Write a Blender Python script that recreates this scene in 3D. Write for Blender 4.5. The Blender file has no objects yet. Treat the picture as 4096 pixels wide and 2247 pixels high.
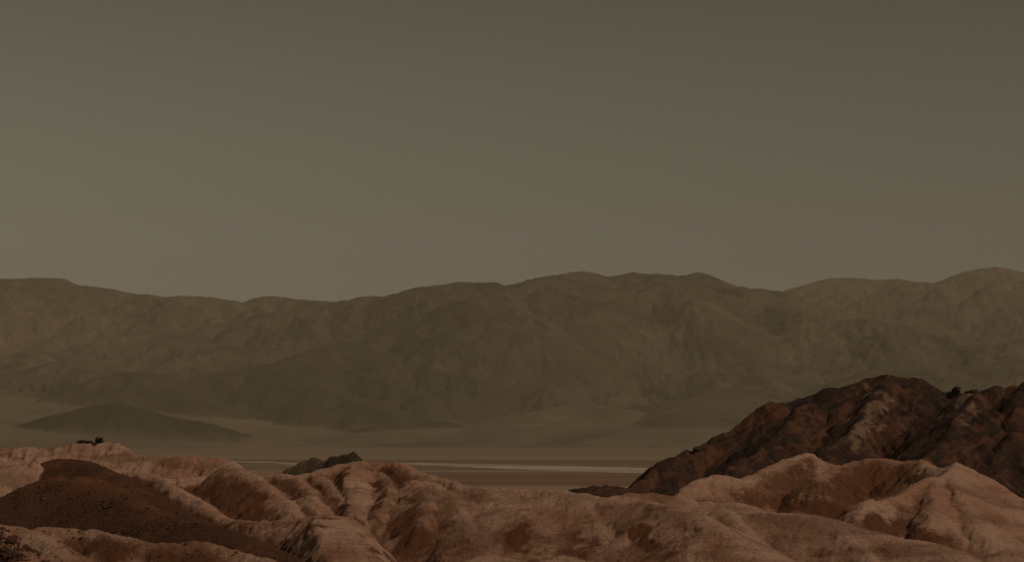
import bpy, math
import numpy as np

# ------------------------------------------------------------------ camera, sky, sun, exposure
scene = bpy.context.scene
C = scene.collection
F = 7643.0            # focal length in photograph pixels (4096 wide)
CX, HY = 2048.0, 1635.0   # principal column, row of the eye-level horizon

cam_data = bpy.data.cameras.new('camera')
cam_data.sensor_fit = 'HORIZONTAL'
cam_data.sensor_width = 36.0
cam_data.lens = 36.0 * F / 4096.0
cam_data.shift_y = (HY - 1123.5) / 4096.0
cam_data.clip_start = 0.5
cam_data.clip_end = 200000.0
cam = bpy.data.objects.new('camera', cam_data)
cam.location = (0, 0, 0)
cam.rotation_euler = (math.radians(90), 0, 0)
C.objects.link(cam)
scene.camera = cam

SUN_EL, SUN_AZ = math.radians(42), math.radians(116)    # azimuth clockwise from the view direction (+Y)
world = bpy.data.worlds.new('World')
scene.world = world
world.use_nodes = True
wn, wl = world.node_tree.nodes, world.node_tree.links
wn.clear()
w_out = wn.new('ShaderNodeOutputWorld')
w_bg = wn.new('ShaderNodeBackground')
w_sky = wn.new('ShaderNodeTexSky')
w_sky.sky_type = 'NISHITA'
w_sky.sun_disc = False
w_sky.sun_elevation = SUN_EL
w_sky.sun_rotation = SUN_AZ
w_sky.air_density = 1.0
w_sky.dust_density = 1.5
w_sky.ozone_density = 1.0
w_hs = wn.new('ShaderNodeHueSaturation')
w_hs.inputs['Saturation'].default_value = 0.25
w_mul = wn.new('ShaderNodeMix'); w_mul.data_type = 'RGBA'; w_mul.blend_type = 'MULTIPLY'
w_mul.inputs['Factor'].default_value = 1.0
w_tint = wn.new('ShaderNodeMix'); w_tint.data_type = 'RGBA'               # brown dust: greyer low down, more olive above
w_tint.inputs['A'].default_value = (1.0, 0.885, 0.73, 1); w_tint.inputs['B'].default_value = (0.96, 0.89, 0.545, 1)
wl.new(w_tint.outputs['Result'], w_mul.inputs['B'])
wl.new(w_sky.outputs['Color'], w_hs.inputs['Color'])
wl.new(w_hs.outputs['Color'], w_mul.inputs['A'])
w_tc = wn.new('ShaderNodeTexCoord'); w_sep = wn.new('ShaderNodeSeparateXYZ')
w_mr = wn.new('ShaderNodeMapRange')
for k, v in (('From Min', -1), ('From Max', 1), ('To Min', 1.4), ('To Max', 0.6)): w_mr.inputs[k].default_value = v
w_sc = wn.new('ShaderNodeVectorMath'); w_sc.operation = 'SCALE'          # the dust thickens to the left
wl.new(w_tc.outputs['Generated'], w_sep.inputs['Vector'])
wl.new(w_sep.outputs['X'], w_mr.inputs['Value'])
w_mz = wn.new('ShaderNodeMapRange')                                     # and lies thickest, palest, along the horizon
for k, v in (('From Min', 0.0), ('From Max', 0.30), ('To Min', 1.14), ('To Max', 0.50)): w_mz.inputs[k].default_value = v
w_mt = wn.new('ShaderNodeMapRange'); w_mt.inputs['From Min'].default_value = 0.03; w_mt.inputs['From Max'].default_value = 0.24
wl.new(w_sep.outputs['Z'], w_mt.inputs['Value']); wl.new(w_mt.outputs['Result'], w_tint.inputs['Factor'])
w_mm = wn.new('ShaderNodeMath'); w_mm.operation = 'MULTIPLY'
wl.new(w_sep.outputs['Z'], w_mz.inputs['Value']); wl.new(w_mz.outputs['Result'], w_mm.inputs[0]); wl.new(w_mr.outputs['Result'], w_mm.inputs[1])
wl.new(w_mul.outputs['Result'], w_sc.inputs[0]); wl.new(w_mm.outputs['Value'], w_sc.inputs['Scale'])
wl.new(w_sc.outputs['Vector'], w_bg.inputs['Color'])
w_bg.inputs['Strength'].default_value = 0.06
wl.new(w_bg.outputs['Background'], w_out.inputs['Surface'])

sun_data = bpy.data.lights.new('sun', 'SUN')
sun_data.energy = 3.8
sun_data.angle = math.radians(0.6)
sun_data.color = (1.0, 0.87, 0.71)
sun = bpy.data.objects.new('sun', sun_data)
sun.rotation_euler = (math.pi / 2 - SUN_EL, 0, -SUN_AZ + math.pi)
C.objects.link(sun)

scene.view_settings.view_transform = 'Standard'
scene.view_settings.look = 'None'
scene.view_settings.exposure = -1.0
scene.view_settings.gamma = 1.0
scene.view_settings.use_curve_mapping = False
scene.render.engine = 'CYCLES'
scene.cycles.use_denoising = True
scene.cycles.volume_bounces = 1
scene.cycles.max_bounces = 6
HAZE_DENSITY = 1.35e-5
HAZE_COLOR = (0.77, 0.655, 0.485, 1)

rng = np.random.default_rng(7)

# ------------------------------------------------------------------ helpers
def P(px, py, d):
    """the point seen at photograph pixel px, py when it stands d metres away"""
    return ((px - CX) / F * d, d, -(py - HY) / F * d)

def _hash(ix, iy, seed):
    h = (ix.astype(np.int64) * 374761393 + iy.astype(np.int64) * 668265263 + seed * 1442695041) & 0xffffffff
    h = ((h ^ (h >> 13)) * 1274126177) & 0xffffffff
    h = h ^ (h >> 16)
    return (h & 0xffffff) / float(0xffffff) * 2 * np.pi

def gnoise(x, y, seed=0):
    ix, iy = np.floor(x), np.floor(y)
    fx, fy = x - ix, y - iy
    ux, uy = fx * fx * fx * (fx * (fx * 6 - 15) + 10), fy * fy * fy * (fy * (fy * 6 - 15) + 10)
    def g(ax, ay):
        a = _hash(ix + ax, iy + ay, seed)
        return np.cos(a) * (fx - ax) + np.sin(a) * (fy - ay)
    return ((g(0, 0) * (1 - ux) + g(1, 0) * ux) * (1 - uy) + (g(0, 1) * (1 - ux) + g(1, 1) * ux) * uy) * 1.5

def fbm(x, y, octaves=5, seed=0, gain=0.5, ridged=False):
    t, a, f = 0, 1.0, 1.0
    for o in range(octaves):
        n = gnoise(x * f + 17.3 * o, y * f - 9.1 * o, seed + o)
        if ridged: n = 0.5 - np.abs(n)
        t = t + n * a
        a *= gain; f *= 2.03
    return t

def smooth_line(pts, step):
    """Catmull-Rom through 3D points, resampled about every `step` metres"""
    p = np.array(pts, float)
    if len(p) == 1: return p
    q = np.vstack([2 * p[0] - p[1], p, 2 * p[-1] - p[-2]])
    out = []
    for i in range(1, len(q) - 2):
        n = max(2, int(np.linalg.norm(q[i + 1][:2] - q[i][:2]) / step))
        t = np.linspace(0, 1, n, endpoint=False)[:, None]
        a, b, c, d = q[i - 1], q[i], q[i + 1], q[i + 2]
        cr = 0.5 * (2 * b + (c - a) * t + (2 * a - 5 * b + 4 * c - d) * t ** 2 + (3 * b - a - 3 * c + d) * t ** 3)
        lin = b + (c - b) * t
        out.append(0.6 * cr + 0.4 * lin)
    out.append(q[-2:-1])
    return np.vstack(out)

def spurs(line, spacing, length, drop, jitter, rng, sides=(-1, 1), zj=0.0, step=1.0):
    """side ridges running down from a crest line"""
    res = []
    d = np.diff(line[:, :2], axis=0)
    L = np.concatenate([[0], np.cumsum(np.hypot(d[:, 0], d[:, 1]))])
    s = rng.uniform(0.2, 0.8) * spacing
    while s < L[-1]:
        i = min(int(np.searchsorted(L, s)), len(line) - 1); i = max(i, 1)
        t = line[i, :2] - line[i - 1, :2]
        n = np.hypot(*t)
        if n < 1e-6: s += spacing; continue
        t = t / n
        for sd in sides:
            if rng.random() < 0.12: continue
            a = math.atan2(t[1], t[0]) + sd * (math.pi / 2 - rng.uniform(-0.1, jitter))
            ln = length * rng.uniform(0.55, 1.3)
            k = max(3, int(ln / step))
            pos = line[i].copy(); pts = []
            sl = drop * rng.uniform(0.8, 1.25)
            for j in range(k):
                a += rng.normal(0, 0.10)
                pos = pos + np.array([math.cos(a), math.sin(a), -sl * (0.75 + 0.5 * j / k)]) * (ln / k)
                pts.append(pos.copy())
            pts = np.array(pts); pts[:, 2] += zj
            res.append(pts)
        s += spacing * rng.uniform(0.6, 1.4)
    return res

class Field:
    """height field as the upper envelope of slopes that fall from crest points; remembers the winning family"""
    def __init__(self, x0, x1, y0, y1, res, base):
        self.x0, self.y0, self.res = x0, y0, res
        self.xs = np.arange(x0, x1, res); self.ys = np.arange(y0, y1, res)
        X, Y = np.meshgrid(self.xs, self.ys)
        self.h = base(X, Y).astype(np.float64)
        self.own = np.zeros(self.h.shape, np.int16)
        self.cap = np.full(self.h.shape, 9999.0, np.float32)
    def cones(self, pts, slope, r, fam, vary=0.0, rng=None, floor=None, cap=False):
        kk = np.arange(len(pts)) + (rng.uniform(0, 999) if rng else 0)
        wob = gnoise(kk / 4.5, kk * 0 + 0.3, 7) * 1.6 + gnoise(kk / 1.9, kk * 0 + 0.7, 9) * 0.8
        for k, (x, y, z) in enumerate(pts):
            s = slope * (1 + vary * wob[k])
            lo = floor if floor is not None else -75
            R = max((z - lo) / s, self.res * 2) + r
            i0, i1 = int((x - R - self.x0) / self.res), int((x + R - self.x0) / self.res) + 1
            j0, j1 = int((y - R - self.y0) / self.res), int((y + R - self.y0) / self.res) + 1
            i0, j0 = max(i0, 0), max(j0, 0); i1, j1 = min(i1, len(self.xs)), min(j1, len(self.ys))
            if i0 >= i1 or j0 >= j1: continue
            dx = self.xs[i0:i1][None, :] - x; dy = self.ys[j0:j1][:, None] - y
            hh = z + r - np.sqrt((dx * dx + dy * dy) * s * s + r * r)
            sub = self.h[j0:j1, i0:i1]
            m = hh > sub
            sub[m] = hh[m]
            self.own[j0:j1, i0:i1][m] = fam
            if cap:
                c = self.cap[j0:j1, i0:i1]; np.minimum(c, np.sqrt(dx * dx + dy * dy), out=c)
    def sample(self, X, Y):
        fx = np.clip((X - self.x0) / self.res, 0, len(self.xs) - 1.001); fy = np.clip((Y - self.y0) / self.res, 0, len(self.ys) - 1.001)
        i, j = fx.astype(int), fy.astype(int); a, b = fx - i, fy - j
        h = self.h
        return (h[j, i] * (1 - a) + h[j, i + 1] * a) * (1 - b) + (h[j + 1, i] * (1 - a) + h[j + 1, i + 1] * a) * b
    def crest_distance(self, X, Y):
        i = np.clip(np.rint((X - self.x0) / self.res), 0, len(self.xs) - 1).astype(int)
        j = np.clip(np.rint((Y - self.y0) / self.res), 0, len(self.ys) - 1).astype(int)
        return self.cap[j, i]
    def owner(self, X, Y):
        i = np.clip(np.rint((X - self.x0) / self.res), 0, len(self.xs) - 1).astype(int)
        j = np.clip(np.rint((Y - self.y0) / self.res), 0, len(self.ys) - 1).astype(int)
        return self.own[j, i]
    def rills(self, length, amp, seed, slope_ref=0.5, fine=1, soft=()):
        """rain rills: noise smeared down the steepest slope, carved where the ground is steep"""
        h = self.h
        for _ in range(2):
            p = np.pad(h, 1, mode='edge'); h = (p[:-2, 1:-1] + p[2:, 1:-1] + p[1:-1, :-2] + p[1:-1, 2:] + 4 * h) / 8
        gy, gx = np.gradient(h, self.res)
        mag = np.hypot(gx, gy) + 1e-6
        ux, uy = (gx / mag).astype(np.float32), (gy / mag).astype(np.float32)
        nz = np.random.default_rng(seed).standard_normal(h.shape).astype(np.float32)
        for _ in range(fine):
            p = np.pad(nz, 1, mode='wrap'); nz = (p[:-2, 1:-1] + p[2:, 1:-1] + p[1:-1, :-2] + p[1:-1, 2:] + nz) / 5
        ny, nx = h.shape
        J, I = np.meshgrid(np.arange(ny, dtype=np.float32), np.arange(nx, dtype=np.float32), indexing='ij')
        acc = nz.copy()
        for sg in (1, -1):
            pi, pj = I.copy(), J.copy()
            for k in range(length):
                ii = np.clip(np.rint(pi), 0, nx - 1).astype(np.int32); jj = np.clip(np.rint(pj), 0, ny - 1).astype(np.int32)
                pi = pi + sg * ux[jj, ii]; pj = pj + sg * uy[jj, ii]
                ii = np.clip(np.rint(pi), 0, nx - 1).astype(np.int32); jj = np.clip(np.rint(pj), 0, ny - 1).astype(np.int32)
                acc += nz[jj, ii]
        acc /= acc.std()
        acc = -np.abs(np.clip(acc, -2.5, 2.5)) + 0.8
        self.rill = acc
        for fam, k in soft: acc = np.where(self.own == fam, acc * k, acc)      # smoother clays
        self.h = self.h + amp * acc * np.clip(mag / slope_ref, 0, 1.3) ** 1.5
    def blur(self, n=1):
        for _ in range(n):
            h = self.h
            p = np.pad(h, 1, mode='edge')
            self.h = (p[:-2, 1:-1] + p[2:, 1:-1] + p[1:-1, :-2] + p[1:-1, 2:] + 4 * h) / 8

def mesh_object(name, V, Fc, mat, attrs=None, label=None, kind='structure', cat=None, smooth=True):
    me = bpy.data.meshes.new(name)
    me.vertices.add(len(V)); me.vertices.foreach_set('co', np.ascontiguousarray(V, np.float32).ravel())
    nf, k = Fc.shape
    me.loops.add(nf * k); me.loops.foreach_set('vertex_index', np.ascontiguousarray(Fc, np.int32).ravel())
    me.polygons.add(nf)
    me.polygons.foreach_set('loop_start', np.arange(0, nf * k, k, dtype=np.int32))
    me.polygons.foreach_set('loop_total', np.full(nf, k, np.int32))
    me.polygons.foreach_set('use_smooth', np.full(nf, smooth))
    for an, av in (attrs or {}).items():
        at = me.attributes.new(an, 'FLOAT', 'POINT'); at.data.foreach_set('value', np.ascontiguousarray(av, np.float32))
    me.update(calc_edges=True)
    me.materials.append(mat)
    o = bpy.data.objects.new(name, me)
    C.objects.link(o)
    if kind: o['kind'] = kind
    if label: o['label'] = label
    if cat: o['category'] = cat
    return o

def grid_faces(nr, nc):
    a = np.arange(nr * nc).reshape(nr, nc)
    return np.stack([a[:-1, :-1], a[:-1, 1:], a[1:, 1:], a[1:, :-1]], -1)      # nr-1, nc-1, 4

def sub_mesh(V, Fc, attrs):
    used = np.unique(Fc)
    remap = np.full(len(V), -1, np.int64); remap[used] = np.arange(len(used))
    return V[used], remap[Fc], {k: v[used] for k, v in attrs.items()}

def view_grid(px, ys):
    u = (px - CX) / F
    U, Y = np.meshgrid(u, ys)
    return U * Y, Y

def cols(a, b, fine, outer, lo=-1500, hi=5600):
    return np.concatenate([np.arange(lo, a, outer), np.arange(a, b, fine), np.arange(b, hi, outer)])

def blob(px, py, cx, cy, rx, ry, ang=0, soft=0.35):
    c, s = math.cos(math.radians(ang)), math.sin(math.radians(ang))
    dx, dy = px - cx, py - cy
    q = np.sqrt(((dx * c + dy * s) / rx) ** 2 + ((-dx * s + dy * c) / ry) ** 2)
    return np.clip((1 + soft - q) / (2 * soft), 0, 1)

# ------------------------------------------------------------------ materials
class N:
    """small node helper"""
    def __init__(self, name, rough=0.95, spec=0.15):
        self.m = bpy.data.materials.new(name); self.m.use_nodes = True
        self.t = self.m.node_tree; self.b = self.t.nodes['Principled BSDF']
        self.b.inputs['Roughness'].default_value = rough
        self.b.inputs['Specular IOR Level'].default_value = spec
        self.geo = self.t.nodes.new('ShaderNodeNewGeometry')
    def link(self, a, b): self.t.links.new(a, b)
    def attr(self, name):
        n = self.t.nodes.new('ShaderNodeAttribute'); n.attribute_name = name; return n.outputs['Fac']
    def pos(self, scale=(1, 1, 1), rot=(0, 0, 0)):
        q = self.t.nodes.new('ShaderNodeMapping'); q.inputs['Rotation'].default_value = rot      # turn first, then stretch
        n = self.t.nodes.new('ShaderNodeMapping'); n.inputs['Scale'].default_value = scale
        self.link(self.geo.outputs['Position'], q.inputs['Vector']); self.link(q.outputs['Vector'], n.inputs['Vector']); return n.outputs['Vector']
    def noise(self, scale, detail=5, rough=0.6, vec=None, dist=0.0):
        n = self.t.nodes.new('ShaderNodeTexNoise'); n.inputs['Scale'].default_value = scale
        n.inputs['Detail'].default_value = detail; n.inputs['Roughness'].default_value = rough
        n.inputs['Distortion'].default_value = dist
        self.link(vec if vec is not None else self.geo.outputs['Position'], n.inputs['Vector']); return n.outputs['Fac']
    def vor(self, scale, vec=None, feature='F1', rnd=1.0):
        n = self.t.nodes.new('ShaderNodeTexVoronoi'); n.feature = feature; n.inputs['Scale'].default_value = scale
        n.inputs['Randomness'].default_value = rnd
        self.link(vec if vec is not None else self.geo.outputs['Position'], n.inputs['Vector']); return n.outputs['Distance']
    def ramp(self, fac, lo, hi, a=0.0, b=1.0):
        n = self.t.nodes.new('ShaderNodeMapRange'); n.inputs['From Min'].default_value = lo; n.inputs['From Max'].default_value = hi
        n.inputs['To Min'].default_value = a; n.inputs['To Max'].default_value = b; n.interpolation_type = 'SMOOTHSTEP'
        self.link(fac, n.inputs['Value']); return n.outputs['Result']
    def math(self, op, a, b=None):
        n = self.t.nodes.new('ShaderNodeMath'); n.operation = op
        for k, v in enumerate((a, b)):
            if v is None: continue
            if isinstance(v, (int, float)): n.inputs[k].default_value = v
            else: self.link(v, n.inputs[k])
        return n.outputs['Value']
    def mix(self, fac, a, b):
        n = self.t.nodes.new('ShaderNodeMix'); n.data_type = 'RGBA'
        if isinstance(fac, (int, float)): n.inputs['Factor'].default_value = fac
        else: self.link(fac, n.inputs['Factor'])
        for k, v in (('A', a), ('B', b)):
            if isinstance(v, tuple): n.inputs[k].default_value = (*v, 1)
            else: self.link(v, n.inputs[k])
        return n.outputs['Result']
    def bump(self, h, strength, dist, normal=None):
        n = self.t.nodes.new('ShaderNodeBump'); n.inputs['Strength'].default_value = strength; n.inputs['Distance'].default_value = dist
        self.link(h, n.inputs['Height'])
        if normal is not None: self.link(normal, n.inputs['Normal'])
        return n.outputs['Normal']
    def done(self, col, nor=None):
        self.link(col, self.b.inputs['Base Color'])
        if nor is not None: self.link(nor, self.b.inputs['Normal'])
        return self.m

CLAY, CLAY_PALE, BROWN, DARK = (0.42, 0.212, 0.132), (0.52, 0.305, 0.208), (0.150, 0.057, 0.025), (0.088, 0.034, 0.018)

def clay_material():
    n = N('badland_clay')
    big = n.noise(0.045, 4, 0.55)
    med = n.noise(0.35, 6, 0.65, dist=0.4)
    fine = n.noise(2.2, 5, 0.7)
    strat = n.noise(0.5, 4, 0.6, vec=n.pos((0.15, 0.15, 1.6), (0.25, 0.1, 0)))
    c = n.mix(n.ramp(big, 0.38, 0.62), CLAY, CLAY_PALE)
    c = n.mix(n.ramp(n.attr('brown'), 0.12, -0.7), c, CLAY_PALE)
    brown_f = n.math('ADD', n.attr('brown'), n.math('MULTIPLY', n.math('SUBTRACT', n.math('MULTIPLY', n.math('ADD', med, n.noise(1.5, 4, 0.7, dist=0.5)), 0.5), 0.5), 1.7))
    c = n.mix(n.ramp(brown_f, 0.30, 0.90), c, BROWN)
    beds = n.noise(1.0, 3, 0.5, vec=n.pos((0.035, 0.035, 0.16), (0.12, -0.06, 0)), dist=0.5)
    c = n.mix(n.ramp(beds, 0.50, 0.62, 0, 0.45), c, BROWN)
    c = n.mix(n.ramp(strat, 0.54, 0.70, 0, 0.4), c, BROWN)
    crinkle = n.noise(1.6, 6, 0.75, vec=n.pos((0.7, 0.7, 2.4), (0.2, -0.1, 0)), dist=0.8)
    c = n.mix(n.ramp(crinkle, 0.36, 0.50, 0.65, 0.0), c, (0.15, 0.065, 0.034))
    dark_f = n.math('ADD', n.attr('dark'), n.math('MULTIPLY', n.math('SUBTRACT', fine, 0.5), 0.5))
    c = n.mix(n.ramp(dark_f, 0.35, 0.75), c, DARK)
    speck = n.vor(1.1)
    c = n.mix(n.math('MULTIPLY', n.ramp(speck, 0.16, 0.30, 0.7, 0.0), n.attr('dark')), c, (0.035, 0.02, 0.014))
    c = n.mix(n.ramp(fine, 0.30, 0.48, 0.28, 0.0), c, BROWN)
    h = n.math('ADD', n.math('MULTIPLY', n.noise(0.9, 8, 0.72, dist=0.6), 1.0), n.math('MULTIPLY', crinkle, 0.9))
    nor = n.bump(h, 1.0, 0.9)
    return n.done(c, nor)

def dark_rock_material(name='dark_volcanic_rock', a=(0.025, 0.013, 0.008), b=(0.088, 0.034, 0.018)):
    n = N(name)
    tilt = n.pos((1, 1, 1), (0, math.radians(38), 0))
    streak = n.noise(0.05, 7, 0.66, vec=n.pos((0.28, 0.9, 1.7), (0, math.radians(38), 0)), dist=0.8)
    fine = n.noise(0.5, 6, 0.7)
    c = n.mix(n.ramp(streak, 0.44, 0.60), a, b)
    c = n.mix(n.ramp(fine, 0.50, 0.75, 0, 0.6), c, (0.13, 0.055, 0.032) if b[0] > 0.076 else (0.09, 0.075, 0.042))
    pale = n.math('ADD', n.attr('pale'), n.math('MULTIPLY', n.math('SUBTRACT', n.noise(0.16, 7, 0.75, vec=n.pos((0.6, 1, 1.5), (0, math.radians(42), 0)), dist=0.6), 0.5), 3.8))
    c = n.mix(n.ramp(pale, 0.45, 1.0, 0, 0.75), c, (0.18, 0.108, 0.066))
    h = n.math('ADD', n.noise(0.22, 10, 0.74, dist=0.8), n.math('MULTIPLY', streak, 0.5))
    return n.done(c, n.bump(h, 0.8, 2.0))

def mountain_material():
    n = N('desert_mountain_rock')
    big = n.noise(0.00035, 6, 0.6, dist=0.5)
    med = n.noise(0.0022, 8, 0.68, dist=0.8)
    c = n.mix(n.ramp(big, 0.40, 0.62), (0.058, 0.044, 0.026), (0.104, 0.076, 0.046))
    c = n.mix(n.ramp(med, 0.48, 0.75, 0, 0.65), c, (0.18, 0.130, 0.086))
    c = n.mix(n.ramp(med, 0.30, 0.47, 0.75, 0.0), c, (0.032, 0.026, 0.016))
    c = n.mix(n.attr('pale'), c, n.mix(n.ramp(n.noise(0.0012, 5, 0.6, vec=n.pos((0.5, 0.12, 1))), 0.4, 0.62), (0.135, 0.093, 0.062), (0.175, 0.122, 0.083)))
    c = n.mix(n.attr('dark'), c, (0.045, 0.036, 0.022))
    h = n.noise(0.0018, 10, 0.72, dist=0.6)
    return n.done(c, n.bump(h, 0.7, 120.0))

def floor_material():
    n = N('valley_floor_sediment')
    s1 = n.noise(0.0016, 6, 0.6, vec=n.pos((0.10, 1, 1)))
    s2 = n.noise(0.005, 5, 0.6, vec=n.pos((0.06, 1, 1)))
    sep = n.t.nodes.new('ShaderNodeSeparateXYZ'); n.link(n.geo.outputs['Position'], sep.inputs['Vector'])
    y = n.math('ADD', n.math('ADD', sep.outputs['Y'], n.math('MULTIPLY', sep.outputs['X'], 0.09)), n.math('MULTIPLY', n.math('SUBTRACT', s1, 0.5), 900.0))
    c = n.mix(n.ramp(y, 9500, 13500), (0.13, 0.078, 0.047), (0.15, 0.102, 0.067))
    def band(y0, y1, col, amt, soft=150):
        nonlocal c
        f = n.math('MULTIPLY', n.ramp(y, y0 - soft, y0 + soft), n.ramp(y, y1 - soft, y1 + soft, 1.0, 0.0))
        c = n.mix(n.math('MULTIPLY', f, amt), c, col)
    band(7600, 8700, (0.13, 0.056, 0.034), 0.9)          # reddish mud flat
    band(6000, 7450, (0.24, 0.15, 0.095), 0.8)
    band(9150, 9330, (0.26, 0.19, 0.14), 0.7, 60)
    band(10500, 11300, (0.105, 0.064, 0.04), 0.85)
    band(11300, 12500, (0.20, 0.138, 0.095), 0.6)
    c = n.mix(n.ramp(s2, 0.56, 0.72, 0, 0.3), c, (0.30, 0.22, 0.16))
    c = n.mix(n.ramp(s2, 0.30, 0.44, 0.45, 0), c, (0.12, 0.075, 0.045))
    return n.done(c)

M_OUT = dark_rock_material('greenish_dark_rock', (0.036, 0.024, 0.014), (0.092, 0.060, 0.034))
M_CLAY, M_ROCK, M_MTN, M_FLOOR = clay_material(), dark_rock_material(), mountain_material(), floor_material()

# ------------------------------------------------------------------ valley floor and salt flats
ys = np.concatenate([[-1900.0], np.geomspace(1200, 47500, 160)])
xs = np.linspace(-44000, 44000, 221)
X, Y = np.meshgrid(xs, ys)
V = np.stack([X.ravel(), Y.ravel(), np.full(X.size, -300.0)], -1)
mesh_object('valley_floor', V, grid_faces(*X.shape).reshape(-1, 4), M_FLOOR, label='flat brown valley floor streaked with mud below the far mountains')

def salt_sheet(name, pts, col, label, z):
    """pts: (px, top row, bottom row) along the band, as seen; rows become distances on the flat floor"""
    n = N(name + '_crust', 0.9)
    f = n.noise(0.004, 6, 0.6, vec=n.pos((0.05, 1, 1)))
    c = n.mix(n.ramp(f, 0.42, 0.66), col, tuple(v * 0.55 for v in col))
    mat = n.done(c)
    px = np.linspace(pts[0][0], pts[-1][0], 260)
    a = np.interp(px, [p[0] for p in pts], [p[1] for p in pts]); b = np.interp(px, [p[0] for p in pts], [p[2] for p in pts])
    a = a + fbm(px / 130, px * 0, 4, 3) * 2.0; b = b + fbm(px / 90, px * 0, 4, 5) * 2.0
    b = np.maximum(b, a + 0.3)
    rows = []
    for t in np.linspace(0, 1, 5):
        d = 300 * F / (a + (b - a) * t - HY)
        rows.append(np.stack([(px - CX) / F * d, d, np.full_like(d, z)], -1))
    V = np.concatenate(rows)
    return mesh_object(name, V, grid_faces(5, 260)[..., ::-1].reshape(-1, 4), mat, label=label)

SALT = (0.35, 0.275, 0.212)
salt_sheet('salt_flat', [(1500, 1851, 1853), (1700, 1851, 1859), (2000, 1856, 1873), (2300, 1863, 1884), (2650, 1872, 1893), (3600, 1895, 1912)], SALT, 'long pale salt flat crossing the valley floor behind the clay ridge', -299.6)
salt_sheet('salt_flat', [(500, 1832, 1833), (900, 1840, 1848), (1080, 1845, 1850), (1180, 1851, 1862), (1330, 1856, 1860)], tuple(v * 0.75 for v in SALT), 'short salt patch ending at the dark rock outcrop', -299.6)
salt_sheet('salt_flat', [(925, 1750, 1752), (965, 1753, 1759), (1010, 1756, 1761), (1090, 1762, 1763)], SALT, 'small pale salt spot at the tip of the low dark hill', -295.0)
salt_sheet('salt_flat', [(1100, 1766, 1767), (1190, 1768, 1775), (1240, 1770, 1777), (1350, 1776, 1778)], tuple(v * 0.8 for v in SALT), 'faint salt streak on the valley floor above the dark outcrop', -298.9)

# ------------------------------------------------------------------ far mountains and fans
FLOOR = -300.0
far = Field(-16000, 16000, 10500, 44000, 60.0, lambda X, Y: np.full(X.shape, -330.0))
def far_ridge(pts, slope, fam, spacing=1100, length=2600, drop=0.17, levels=2, r=30, sides=(-1, 1), slope_var=0.12, crest=True):
    line = smooth_line([P(*p) for p in pts], 110)
    far.cones(line, slope * (1.45 if fam in (1, 2, 3) else 1.1), 12, fam, slope_var, rng, floor=-330, cap=crest)
    if levels >= 1:
        for sp in spurs(line, spacing, length, drop, 0.7, rng, sides, -15, 160):
            far.cones(sp, slope * 1.45, r, fam, 0.1, rng, floor=-330)
            if levels >= 2:
                for s2 in spurs(sp, spacing * 0.42, length * 0.36, drop * 1.35, 0.8, rng, (-1, 1), -10, 120):
                    far.cones(s2, slope * 1.75, r * 0.6, fam, 0.1, rng, floor=-330)

FARR, LEFTR, MAINR, FOOT, LOWH, FAN = 1, 2, 3, 4, 5, 6
far_ridge([(2700, 1230, 35500), (2950, 1190, 35000), (3111, 1168, 34500), (3201, 1147, 34500), (3262, 1126, 34500), (3340, 1107, 34500), (3406, 1107, 34500), (3532, 1117, 34500), (3586, 1114, 34500), (3653, 1125, 34500), (3761, 1122, 34000), (3803, 1105, 34000), (3881, 1081, 34000), (3983, 1063, 34000), (4044, 1075, 34000), (4096, 1087, 34000), (4300, 1120, 34000), (4700, 1100, 33500), (5400, 1180, 33000)], 0.34, FARR, 1600, 3500, 0.16)
far_ridge([(-1400, 1190, 29000), (-700, 1150, 29500), (-300, 1120, 30000), (0, 1112, 30000), (174, 1107, 30000), (241, 1114, 30000), (301, 1144, 30000), (337, 1141, 30000), (439, 1152, 30000), (499, 1165, 30000), (602, 1173, 30000), (650, 1185, 30000), (740, 1179, 30000), (842, 1182, 30000), (987, 1208, 30000), (1059, 1179, 29500), (1125, 1183, 29500), (1179, 1200, 29000), (1215, 1196, 29000), (1275, 1202, 28500), (1385, 1205, 28000)], 0.33, LEFTR, 1300, 3600, 0.16)
far_ridge([(1385, 1205, 28000), (1441, 1184, 27500), (1576, 1184, 27000), (1626, 1163, 27000), (1682, 1144, 26500), (1718, 1142, 26500), (1838, 1124, 26500), (1916, 1127, 26500), (1944, 1134, 26500), (2036, 1142, 26500), (2061, 1134, 26500), (2093, 1138, 26500), (2121, 1127, 26500), (2146, 1131, 26500), (2192, 1106, 26500), (2248, 1094, 26500), (2326, 1084, 26500), (2376, 1088, 26500), (2411, 1103, 26500), (2447, 1106, 26500), (2489, 1099, 26500), (2532, 1092, 26500), (2620, 1093, 26500), (2750, 1099, 26500), (2792, 1089, 26500), (2807, 1093, 26400), (2865, 1123, 26200), (2919, 1144, 26000), (2985, 1158, 26000), (3111, 1170, 26000), (3177, 1180, 25800), (3262, 1217, 25500), (3352, 1247, 25500), (3430, 1265, 25300), (3442, 1289, 25300), (3502, 1293, 25300), (3623, 1274, 25300), (3731, 1289, 25300), (3863, 1343, 25300), (3941, 1379, 25300), (4014, 1361, 25300), (4096, 1343, 25300), (4400, 1330, 25000), (5400, 1300, 25000)], 0.34, MAINR, 1000, 3200, 0.17)
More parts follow.
